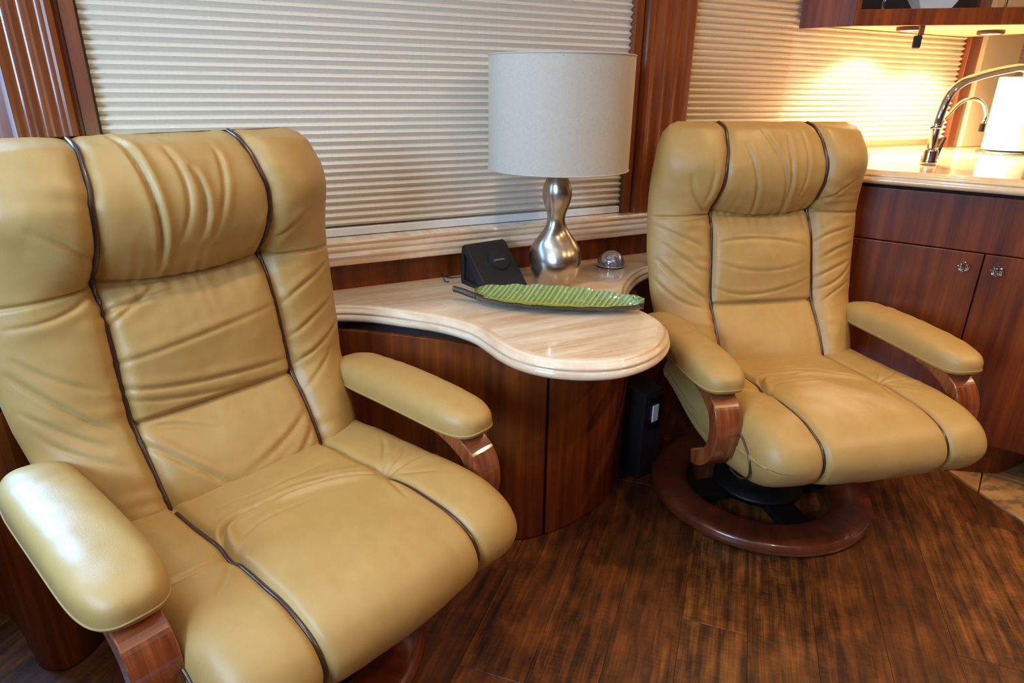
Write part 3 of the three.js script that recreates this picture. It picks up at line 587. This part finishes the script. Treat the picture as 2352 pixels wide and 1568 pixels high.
    for (const i of [0]) { // stitched welt round the foot of the pad
      const ring = []; for (let j = 2; j < nA - 1; j += 2) ring.push(A.get(1, j).addScaledVector(A.norm(1, j), 0.0003)); for (let j = nA - 2; j > 1; j -= 2) ring.push(A.get(nR / 2 - 1, j).addScaledVector(A.norm(nR / 2 - 1, j), 0.0003));
      part('welt', tube(ring, 0.0022, true, 200, 6), M.leather, a);
    }
    // bent wood support: under the pad, round the front, back below the seat
    const path = new THREE.CatmullRomCurve3([[0.155, 0.514], [0.18, 0.511], [0.205, 0.506], [0.243, 0.491], [0.284, 0.462], [0.302, 0.41], [0.290, 0.355], [0.260, 0.320], [0.232, 0.303], [0.212, 0.297]].map(([z, y]) => V(z, y, 0)), false, 'centripetal').getSpacedPoints(70).map(p => [p.x, p.y]);
    const o1 = offsetLine(path, 0.016), o2 = offsetLine(path, -0.016).reverse(), sh = new THREE.Shape([...o1, ...o2].map(p => new THREE.Vector2(...p)));
    const g = new THREE.ExtrudeGeometry(sh, { depth: 0.062, bevelEnabled: true, bevelSize: 0.003, bevelThickness: 0.003, bevelSegments: 3 });
    g.rotateY(-Math.PI / 2); g.translate(xc + 0.031, 0, 0);
    part('bentwood_support', metreUV(g), M.bentwood, a, 'glossy bent wood arm support');
  }
  // ---- swivel base
  const base = new THREE.Group(); base.name = 'swivel_base'; base.position.x = -0.018; t.add(base);
  const rg = []; for (let k = 0; k <= 24; k++) { const a = k / 24 * 2 * Math.PI; rg.push([0.275 + 0.056 * Math.sign(Math.cos(a)) * Math.abs(Math.cos(a)) ** 0.6, 0.026 + 0.024 * Math.sign(Math.sin(a)) * Math.abs(Math.sin(a)) ** 0.6]); }
  part('base_ring', lathe(rg.reverse(), 96), M.darkwood, base, 'round glossy wood base ring');
  part('cross_bar', mergeGeometries([box(-0.23, 0.016, -0.045, 0.23, 0.040, 0.045, 0.004), box(-0.045, 0.017, -0.23, 0.045, 0.041, 0.23, 0.004)]), M.blackmetal, base);
  part('column', lathe([[0, 0.03], [0.135, 0.034], [0.135, 0.052], [0.10, 0.066], [0.062, 0.085], [0.052, 0.12], [0.05, 0.262], [0, 0.262]], 40), M.blackmetal, base);
  part('seat_plate', box(-0.24, 0.252, -0.10, 0.24, 0.276, 0.26, 0.008), M.blackmetal, base);
  return t;
}
recliner('tan leather recliner with brown piping, nearer one at the left', 0.066, 0.618, rad(22.7), 0.087, WR.near, 0);
recliner('tan leather recliner with brown piping, farther one before the kitchen cabinet', 1.524, 0.65, rad(-15.8), 0, WR.far, 1);

// ---------------------------------------------------------------- things on the table
{
  const l = thing('table_lamp', 'table lamp with brushed metal gourd base and linen drum shade', 'lamp', [0.983, TOP + 0.0005, 0.217]);
  // gourd with two soft twisting folds
  const prof = [[0, 0], [0.040, 0.0], [0.046, 0.004], [0.056, 0.018], [0.068, 0.045], [0.0735, 0.075], [0.069, 0.105], [0.055, 0.135], [0.040, 0.160], [0.031, 0.182], [0.0285, 0.198], [0.0305, 0.215], [0.037, 0.238], [0.0425, 0.262], [0.0435, 0.280], [0.040, 0.300], [0.032, 0.322], [0.0245, 0.340], [0.022, 0.352], [0, 0.354]];
  const c = new THREE.CatmullRomCurve3(prof.map(([r, y]) => V(r, y, 0)), false, 'centripetal').getSpacedPoints(140), n = 96, G = new Grid(n, c.length, true, false);
  c.forEach((p, j) => { for (let i = 0; i < n; i++) { const a = -i / n * 2 * Math.PI, tw = a + 5.5 * p.y - 0.9 * Math.sin(p.y * 19); const k = 1 + 0.085 * Math.sin(2 * tw) + 0.04 * Math.pow(0.5 + 0.5 * Math.sin(tw * 2 + 1), 4); G.set(i, j, V(p.x * k * Math.cos(a), p.y, p.x * k * Math.sin(a))); G.uv.set([i / n, p.y * 2], (j * n + i) * 2); } });
  part('base', G.normals().sub(0, n, 0, c.length - 1), M.nickel, l, 'brushed metal gourd base');
  const h0 = 0.345, h1 = 0.640, r = 0.199, sg = lathe([[r - 0.002, h0], [r, h0], [r, h1], [r - 0.002, h1]], 96), uvp = sg.attributes.uv;
  for (let i = 0; i < uvp.count; i++) uvp.setXY(i, uvp.getX(i) * 2 * Math.PI * r, sg.attributes.position.getY(i));
  const sh = part('shade', sg, M.linen, l, 'linen drum shade');
  for (const y of [h0, h1]) { const g = new THREE.TorusGeometry(r, 0.0022, 8, 96); g.rotateX(Math.PI / 2); g.translate(0, y, 0); part('rim', g, M.linen, sh); }
  part('harp', tube([V(0, 0.352, 0), V(0.045, 0.42, 0), V(0.05, 0.52, 0), V(0, 0.636, 0), V(-0.05, 0.52, 0), V(-0.045, 0.42, 0), V(0, 0.353, 0)], 0.0022), M.chrome, l);
  part('spider', mergeGeometries([0, 1, 2].map(k => { const g = new THREE.CylinderGeometry(0.0018, 0.0018, r, 6); g.rotateZ(Math.PI / 2); g.translate(r / 2, 0.632, 0); g.rotateY(k * 2.094); return g; })), M.chrome, sh);
  const fin = part('finial', lathe([[0, 0], [0.006, 0.001], [0.005, 0.004], [0.008, 0.009], [0.006, 0.014], [0, 0.016]], 20), M.chrome, l); fin.position.y = 0.636;
}
{ // black wedge stand with a round charging pad
  const d = thing('phone_stand', 'black folded wedge stand with a round pad beside the lamp', 'stand', [0.813, TOP + 0.0005, 0.130], rad(10));
  const W = 0.145, prof = [[-0.055, 0.0], [0.078, 0.0], [0.082, 0.004], [0.079, 0.010], [-0.028, 0.116], [-0.040, 0.119], [-0.050, 0.112], [-0.058, 0.020]];
  const s = new THREE.Shape(prof.map(p => new THREE.Vector2(...p))), hole = new THREE.Path([[-0.046, 0.012], [0.030, 0.012], [-0.036, 0.098], [-0.044, 0.09]].map(p => new THREE.Vector2(...p))); s.holes.push(hole);
  const g = new THREE.ExtrudeGeometry(s, { depth: W - 0.004, bevelEnabled: true, bevelSize: 0.002, bevelThickness: 0.002, bevelSegments: 2 }); g.rotateY(-Math.PI / 2); g.translate(W / 2 - 0.002, 0, 0);
  part('shell', g, M.black, d);
  part('inner_core', (() => { const q = new THREE.ExtrudeGeometry(new THREE.Shape([[-0.044, 0.013], [0.027, 0.013], [-0.0355, 0.094]].map(p => new THREE.Vector2(...p))), { depth: W - 0.016, bevelEnabled: false }); q.rotateY(-Math.PI / 2); q.translate(W / 2 - 0.008, 0, 0); return q; })(), M.blackdeep, d);
  const pad = new THREE.Group(); pad.name = 'charging_pad'; d.add(pad);
  const n = V(0, 0.107, 0.106).normalize(); pad.position.set(0.012, 0.073, 0.0180); pad.quaternion.setFromUnitVectors(V(0, 0, 1), n);
  const disc = new THREE.CylinderGeometry(0.0325, 0.034, 0.007, 56); disc.rotateX(Math.PI / 2); disc.translate(0, 0, 0.0035); part('disc', disc, M.black, pad);
  const cv = document.createElement('canvas'); cv.width = cv.height = 512; const x = cv.getContext('2d');
  x.fillStyle = '#1a191d'; x.fillRect(0, 0, 512, 512); x.fillStyle = '#8b8b90'; x.font = 'bold 66px sans-serif'; x.textAlign = 'center'; x.textBaseline = 'middle'; x.fillText('SAMSUNG', 256, 256);
  const tx = new THREE.CanvasTexture(cv); tx.colorSpace = THREE.SRGBColorSpace;
  const f = new THREE.CircleGeometry(0.0318, 56); f.translate(0, 0, 0.0072); part('disc_face', f, new THREE.MeshStandardMaterial({ name: 'pad_print', map: tx, roughness: 0.5 }), pad);
}
single('charging_cable', tube([V(0.700, 0.6425, 0.066), V(0.690, 0.643, 0.060), V(0.687, 0.652, 0.056), V(0.686, 0.664, 0.046), V(0.690, 0.655, 0.030), V(0.72, 0.6425, 0.024), V(0.80, 0.6425, 0.030)], 0.0018, false, 60, 8), M.blackdeep, 'thin black cable end curling up left of the black stand', 'cable');
{ // glass dome
  const g = thing('paperweight', 'small mirrored dome paperweight right of the lamp', 'paperweight', [1.262, TOP + 0.0005, 0.118]);
  const q = []; for (let k = 0; k <= 20; k++) { const a = k / 20 * Math.PI / 2; q.push([0.046 * Math.cos(a), 0.012 + 0.044 * Math.sin(a)]); }
  part('dome', lathe([[0, 0.004], [0.044, 0.004], [0.0465, 0.008], ...q], 64), M.mirror, g);
  part('mirror_foot', lathe([[0, 0], [0.045, 0], [0.045, 0.003], [0, 0.0035]], 64), M.chrome, g);
}
{ // leaf dish
  const a = V(0.690, 0, 0.283), b = V(1.062, 0, 0.556), ax = b.clone().sub(a), len = ax.length(), yaw = Math.atan2(-(b.z - a.z), b.x - a.x);
  const d = thing('leaf_dish', 'green glazed leaf-shaped dish with curled stem in front of the lamp', 'dish', [a.x, TOP + 0.0005, a.z], yaw);
  const cv = document.createElement('canvas'); cv.width = 1024; cv.height = 256; const x = cv.getContext('2d');
  x.fillStyle = '#74823f'; x.fillRect(0, 0, 1024, 256);
  x.fillStyle = '#a3a53a'; x.fillRect(0, 104, 1024, 48);
  for (let i = -2; i < 34; i++) for (const up of [-1, 1]) {   // lobes between the side veins, then the veins
    const u = i * 31 + rr(-4, 4), rib = (c, w, a, o) => { x.strokeStyle = c; x.lineWidth = w; x.globalAlpha = a; x.beginPath(); x.moveTo(u + o, 128 + up * rr(6, 14)); x.quadraticCurveTo(u + o + 16, 128 + up * 66, u + o + 62, 128 + up * 128); x.stroke(); };
    rib('#97a05c', 15, 0.7, 0); rib('#aeb67c', 5, rr(0.25, 0.7), 2); rib('#3c4a22', rr(1.5, 3.5), rr(0.3, 0.8), 14); rib('#66733a', 4, 0.5, -9);
  }
  for (let i = 0; i < 200; i++) { x.globalAlpha = 0.45; x.fillStyle = ['#2f3c1c', '#46532a', '#c6cda8', '#5a6a2c'][i % 4]; x.beginPath(); x.ellipse(rnd() * 1024, 128 + (rnd() < 0.5 ? -1 : 1) * rr(40, 126), rr(3, 11), rr(1.5, 4), rr(0.6, 1.2), 0, 7); x.fill(); }
  x.globalAlpha = 1; x.strokeStyle = '#6f7a26'; x.lineWidth = 8; x.beginPath(); x.moveTo(0, 128); x.lineTo(1024, 128); x.stroke();
  const tx = new THREE.CanvasTexture(cv); tx.colorSpace = THREE.SRGBColorSpace;
  const glaze = new THREE.MeshPhysicalMaterial({ name: 'leaf_glaze', map: tx, roughness: 0.08, clearcoat: 1, clearcoatRoughness: 0.02 }), under = new THREE.MeshPhysicalMaterial({ name: 'dark_glaze', color: '#241d16', roughness: 0.2, clearcoat: 0.8, clearcoatRoughness: 0.05 });
  const nl = 110, nw = 48, top = new Grid(nl + 1, nw + 1, false, false), bot = new Grid(nl + 1, nw + 1, false, false);
  for (let i = 0; i <= nl; i++) for (let j = 0; j <= nw; j++) {
    const u = i / nl, s = 2 * j / nw - 1, w = 0.066 * Math.pow(Math.sin(Math.PI * Math.pow(u, 0.8)), 0.62) + 0.0012 * Math.sin(u * 60) * Math.abs(s) * Math.sin(Math.PI * u) + 0.0012;
    const rise = 0.020 + 0.010 * Math.sin(Math.PI * u) + 0.0016 * Math.sin(u * 44 + 2 * s), h = 0.007 + rise * (s > 0 ? 0.62 : 1.2) * Math.pow(Math.abs(s), 1.9) + 0.012 * (u ** 6 + (1 - u) ** 5) + 0.0005 * Math.sin(u * 207 - Math.abs(s) * 11) * smooth(0.1, 0.4, Math.abs(s));
    top.set(i, nw - j, V(u * len, h, s * w)); top.uv.set([u, j / nw], ((nw - j) * (nl + 1) + i) * 2);
    bot.set(i, j, V(u * len, Math.max(0, h - 0.007 * (1 - 0.75 * Math.abs(s) ** 6)), s * w * 1.006)); bot.uv.set([u, j / nw], (j * (nl + 1) + i) * 2);
  }
  part('bowl', top.normals().sub(0, nl, 0, nw), glaze, d, 'veined green glaze'); part('underside', bot.normals().sub(0, nl, 0, nw), under, d, 'dark brown underside');
  const stemMat = new THREE.MeshPhysicalMaterial({ name: 'stem_glaze', color: '#2a2417', roughness: 0.5, clearcoat: 0.15, clearcoatRoughness: 0.1 });
  const sp = [V(0.022, 0.014, 0), V(-0.015, 0.024, -0.001), V(-0.038, 0.031, -0.003), V(-0.060, 0.035, -0.006)];
  part('stem', tube(sp, 0.0088, false, 24, 12), stemMat, d, 'dark curled stem');
  const e = new THREE.SphereGeometry(0.0092, 16, 10); e.scale(0.45, 1, 1); const m = part('stem_tip', e, new THREE.MeshPhysicalMaterial({ color: '#7a4a22', roughness: 0.3, clearcoat: 0.5 }), d); m.position.set(-0.061, 0.0352, -0.006);
}

// ---------------------------------------------------------------- kitchen corner
{
  const ang = rad(25), dir = [Math.sin(ang), Math.cos(ang)], P = s => [2.20 + dir[0] * s, 0.846 + dir[1] * s];     // along the cabinet face
  const top = 0.967;
  const k = thing('kitchen_cabinet', 'mahogany kitchen base cabinet behind the farther recliner', 'cabinet');
  const s0 = -0.90, s1 = 0.55, a = P(s0), b = P(s1);
  const off = (p, d) => [p[0] - dir[1] * d, p[1] + dir[0] * d];       // outwards from the face
  part('carcass', prism([off(a, -0.02), off(b, -0.02), [4.36, b[1]], [4.36, 0.004], [1.86, 0.004]], 0.12, top - 0.048), M.void, k);
  part('plinth', prism([P(-0.9), P(0), [2.325, 0.932], [2.60, 0.932], [2.60, 0.01], [1.86, 0.01]], 0, 0.119), M.wood, k);
  const flat = (sa, sb, y0, y1) => { const g = box(sa, y0, -0.02, sb, y1, 0, 0.003); return g; };
  const put = (name, sa, sb, y0, y1) => { const m = part(name, flat(sa, sb, y0, y1), M.wood, k); m.position.set(2.20, 0, 0.846); m.rotation.y = Math.atan2(-dir[1], dir[0]); return m; };
  // local x runs along the face towards the camera, local z points out of it
  const seam = -0.068, flip = m => m;
  put('drawer_front', s0, s1, 0.744, 0.912); 
  const d1 = put('door', s0 + 0.30, seam - 0.0015, 0.128, 0.741), d2 = put('door', seam + 0.0015, s1, 0.128, 0.741);
  put('stile', s0, s0 + 0.297, 0.128, 0.741);
  for (const [d, s] of [[d1, -0.112], [d2, -0.027]]) {
    const g = lathe([[0, 0], [0.007, 0], [0.006, 0.008], [0.010, 0.011], [0.0165, 0.018], [0.0165, 0.023], [0.010, 0.030], [0, 0.031]], 8); g.rotateX(Math.PI / 2); g.translate(s, 0.699, 0.0005);
    part('knob', g.toNonIndexed(), M.glass, d, 'faceted crystal knob'); d.children[d.children.length - 1].geometry.computeVertexNormals();
  }
  const line = [off(P(-0.94), 0.028), ...Array.from({ length: 30 }, (_, i) => off(P(lerp(-0.9, 0.55, i / 29)), 0.028))];
  single('kitchen_counter', slab(line, [[4.38, b[1]], [4.38, 0.002], [1.83, 0.002]], edge(top), M.kstone), M.kstone, 'bright stone kitchen counter with ridged edge', 'counter top');

  // faucets
  const f = thing('kitchen_faucet', 'tall chrome gooseneck faucet on the kitchen counter', 'faucet', [2.324, top + 0.0005, 0.452]);
  part('spout', tube([V(0, 0.02, 0), V(-0.002, 0.07, 0), V(0, 0.123, 0), V(0.009, 0.175, 0), V(0.030, 0.224, 0), V(0.078, 0.260, 0), V(0.156, 0.282, 0), V(0.331, 0.310, 0), V(0.43, 0.316, 0), V(0.51, 0.29, 0), V(0.54, 0.24, 0)], 0.0135, false, 120, 18), M.chrome, f);
  part('flange', lathe([[0, 0], [0.027, 0], [0.027, 0.010], [0.024, 0.016], [0.024, 0.045], [0.019, 0.052], [0.0135, 0.054]], 36), M.chrome, f);
  part('collar', lathe([[0.0136, 0.118], [0.0165, 0.120], [0.0165, 0.128], [0.0136, 0.130]], 30), M.chrome, f);
  part('lever', tube([V(-0.012, 0.055, 0.004), V(-0.022, 0.085, 0.006), V(-0.030, 0.110, 0.008), V(-0.040, 0.122, 0.008)], 0.0042, false, 20, 10), M.chrome, f);
  const f2 = thing('filter_tap', 'small chrome curved water tap behind the tall faucet', 'faucet', [2.552, top + 0.0005, 0.33]);
  part('spout', tube([V(-0.006, 0.01, 0), V(-0.010, 0.074, 0), V(-0.006, 0.121, 0), V(0.03, 0.157, 0), V(0.084, 0.198, 0), V(0.162, 0.212, 0), V(0.233, 0.192, 0), V(0.268, 0.148, 0), V(0.262, 0.122, 0)], 0.0062, false, 90, 12), M.chrome, f2);
  part('foot', lathe([[0, 0], [0.018, 0], [0.018, 0.006], [0.010, 0.012], [0.010, 0.03]], 28), M.chrome, f2);
  part('nozzle', (() => { const g = new THREE.CylinderGeometry(0.0095, 0.0095, 0.03, 20); g.translate(0.261, 0.108, 0); return g; })(), M.blackmetal, f2);
  part('handle', tube([V(0.012, 0.01, 0.004), V(0.020, 0.05, 0.006), V(0.030, 0.075, 0.006)], 0.006, false, 20, 10), M.blackmetal, f2);
  // paper roll
  const pr = thing('paper_towel_holder', 'white paper roll on a round chrome stand on the counter', 'paper roll', [3.07, top + 0.0005, 0.30]);
  part('stand', lathe([[0, 0], [0.098, 0], [0.10, 0.004], [0.096, 0.010], [0.02, 0.013], [0.010, 0.016], [0.008, 0.31], [0, 0.318]], 56), M.chrome, pr);
  part('paper_roll', lathe([[0.012, 0.016], [0.080, 0.016], [0.082, 0.02], [0.082, 0.288], [0.080, 0.292], [0.012, 0.292]], 56), M.white, pr);

  // wall cabinet with glazed front
  const y0 = 1.41, y1 = 1.98, A = [2.100, 0.0], B = [2.177, 0.173], C = [2.62, 0.575], w = thing('wall_cabinet', 'mahogany wall cabinet with glass front above the sink', 'cabinet');
  part('bottom_board', prism([[A[0] + 0.026, 0.006], [B[0] + 0.024, B[1] - 0.008], [C[0] + 0.008, C[1] - 0.023], [3.12, C[1] - 0.023], [3.12, 0.006]], y0 + 0.012, y0 + 0.03), M.cream, w, 'cream underside board');
  part('back_board', box(2.13, y0 + 0.03, 0.004, 3.12, y1, 0.016, 0), M.void, w);
  const L1 = Math.hypot(B[0] - A[0], B[1] - A[1]), L2 = Math.hypot(C[0] - B[0], C[1] - B[1]);
  const plank = (name, p, q, x0, x1, ya, yb, th = 0.02) => { const m = part(name, box(x0, ya, -th, x1, yb, 0, 0.003), M.wood, w); m.position.set(p[0], 0, p[1]); m.rotation.y = -Math.atan2(q[1] - p[1], q[0] - p[0]); return m; };
  plank('side_panel', A, B, 0.006, L1, y0, y1, 0.02);
  plank('lower_rail', B, C, 0, L2, y0, y0 + 0.052); plank('upper_rail', B, C, 0, L2, y1 - 0.05, y1);
  plank('stile', B, C, 0, 0.016, y0 + 0.052, y1 - 0.05); plank('stile', B, C, L2 - 0.045, L2, y0 + 0.052, y1 - 0.05);
  plank('front_panel', C, [3.12, C[1]], 0, 0.50, y0, y1);
  const pane = part('pane', box(0.016, y0 + 0.05, -0.012, L2 - 0.045, y1 - 0.05, -0.008, 0), M.pane, w); pane.position.set(B[0], 0, B[1]); pane.rotation.y = -Math.atan2(C[1] - B[1], C[0] - B[0]);
  const bowl = lathe([[0.0, 0], [0.05, 0], [0.052, 0.008], [0.085, 0.05], [0.10, 0.07], [0.096, 0.072], [0.05, 0.02], [0, 0.018]], 4); bowl.rotateY(Math.PI / 4);
  const bm = single('serving_bowl', bowl.toNonIndexed(), M.white, 'white angular serving bowl behind the cabinet glass', 'bowl', [2.44, y0 + 0.0305, 0.27]); bm.geometry.computeVertexNormals(); bm.rotation.y = -0.75;
  for (const [gx, gz, gl] of [[2.29, 0.19, 'stemmed glass left of the white bowl in the wall cabinet'], [2.60, 0.42, 'stemmed glass right of the white bowl in the wall cabinet']])
    single('wine_glass', lathe([[0, 0], [0.034, 0], [0.034, 0.003], [0.005, 0.008], [0.004, 0.08], [0.02, 0.10], [0.038, 0.14], [0.036, 0.19], [0.034, 0.19], [0.036, 0.14], [0.018, 0.104], [0, 0.098]], 32), M.glass, gl, 'glass', [gx, y0 + 0.0305, gz], 'glasses in the wall cabinet');
  // hook under the rail
  const hk = thing('cabinet_latch', 'small black latch hanging under the wall cabinet', 'latch', [2.343, y0, 0.312], -Math.atan2(C[1] - B[1], C[0] - B[0]));
  part('strap', box(-0.006, -0.03, -0.012, 0.010, 0.0, 0.002, 0.002), M.wood, hk); part('latch_body', box(-0.017, -0.070, -0.014, 0.008, -0.030, 0.004, 0.005), M.blackdeep, hk);
  // lights under the cabinet
  for (const [x, z, lab] of [[2.489, 0.172, 'round light under the wall cabinet beside the latch'], [2.868, 0.243, 'round light under the wall cabinet above the faucets']]) {
    const u = thing('puck_light', lab, 'light', [x, y0 + 0.0115, z], 0, 'lights under the wall cabinet');
    part('rim', lathe([[0.036, 0], [0.046, 0], [0.046, -0.010], [0.042, -0.014], [0.036, -0.014], [0.036, 0]], 40), M.puck, u);
    const lens = new THREE.CylinderGeometry(0.0355, 0.0355, 0.006, 40); lens.translate(0, -0.009, 0); part('lens', lens, M.glow, u);
    const s = new THREE.SpotLight(new THREE.Color().setRGB(1, 0.82, 0.56), L.under, 0, rad(72), 0.8, 2); s.name = 'puck_beam'; s.position.set(0, -0.016, 0); s.target.position.set(0, -1, 0); s.castShadow = true; s.shadow.radius = 1.6; u.add(s, s.target);
  }
}

// ---------------------------------------------------------------- ceiling lights (above the frame)
for (const [x, z, k, lab] of [[-0.75, 1.5, 0.35, 'at the window end'], [0.30, 0.85, 0.55, 'over the nearer recliner'], [1.05, 1.95, 0.8, 'over the aisle'], [2.05, 2.0, 1.4, 'over the kitchen tiles'], [1.75, 0.75, 0.5, 'over the farther recliner'], [3.1, 1.75, 1.3, 'over the far kitchen end']]) {
  const u = thing('ceiling_light', `round recessed ceiling light ${lab}`, 'light', [x, YC, z], 0, 'recessed ceiling lights');
  part('rim', lathe([[0.045, 0], [0.058, 0], [0.058, -0.005], [0.052, -0.010], [0.045, -0.008], [0.045, 0]], 40), M.puck, u);
  const lens = new THREE.CylinderGeometry(0.0445, 0.0445, 0.005, 40); lens.translate(0, -0.004, 0); part('lens', lens, M.glow, u);
  const s = new THREE.SpotLight(WARM, L.ceiling * k, 0, rad(78), 0.7, 2); s.name = 'ceiling_beam'; s.position.set(0, -0.012, 0); s.target.position.set(0, -1, 0); s.castShadow = true; s.shadow.radius = 2; u.add(s, s.target);
}

renderer.render(scene, camera);
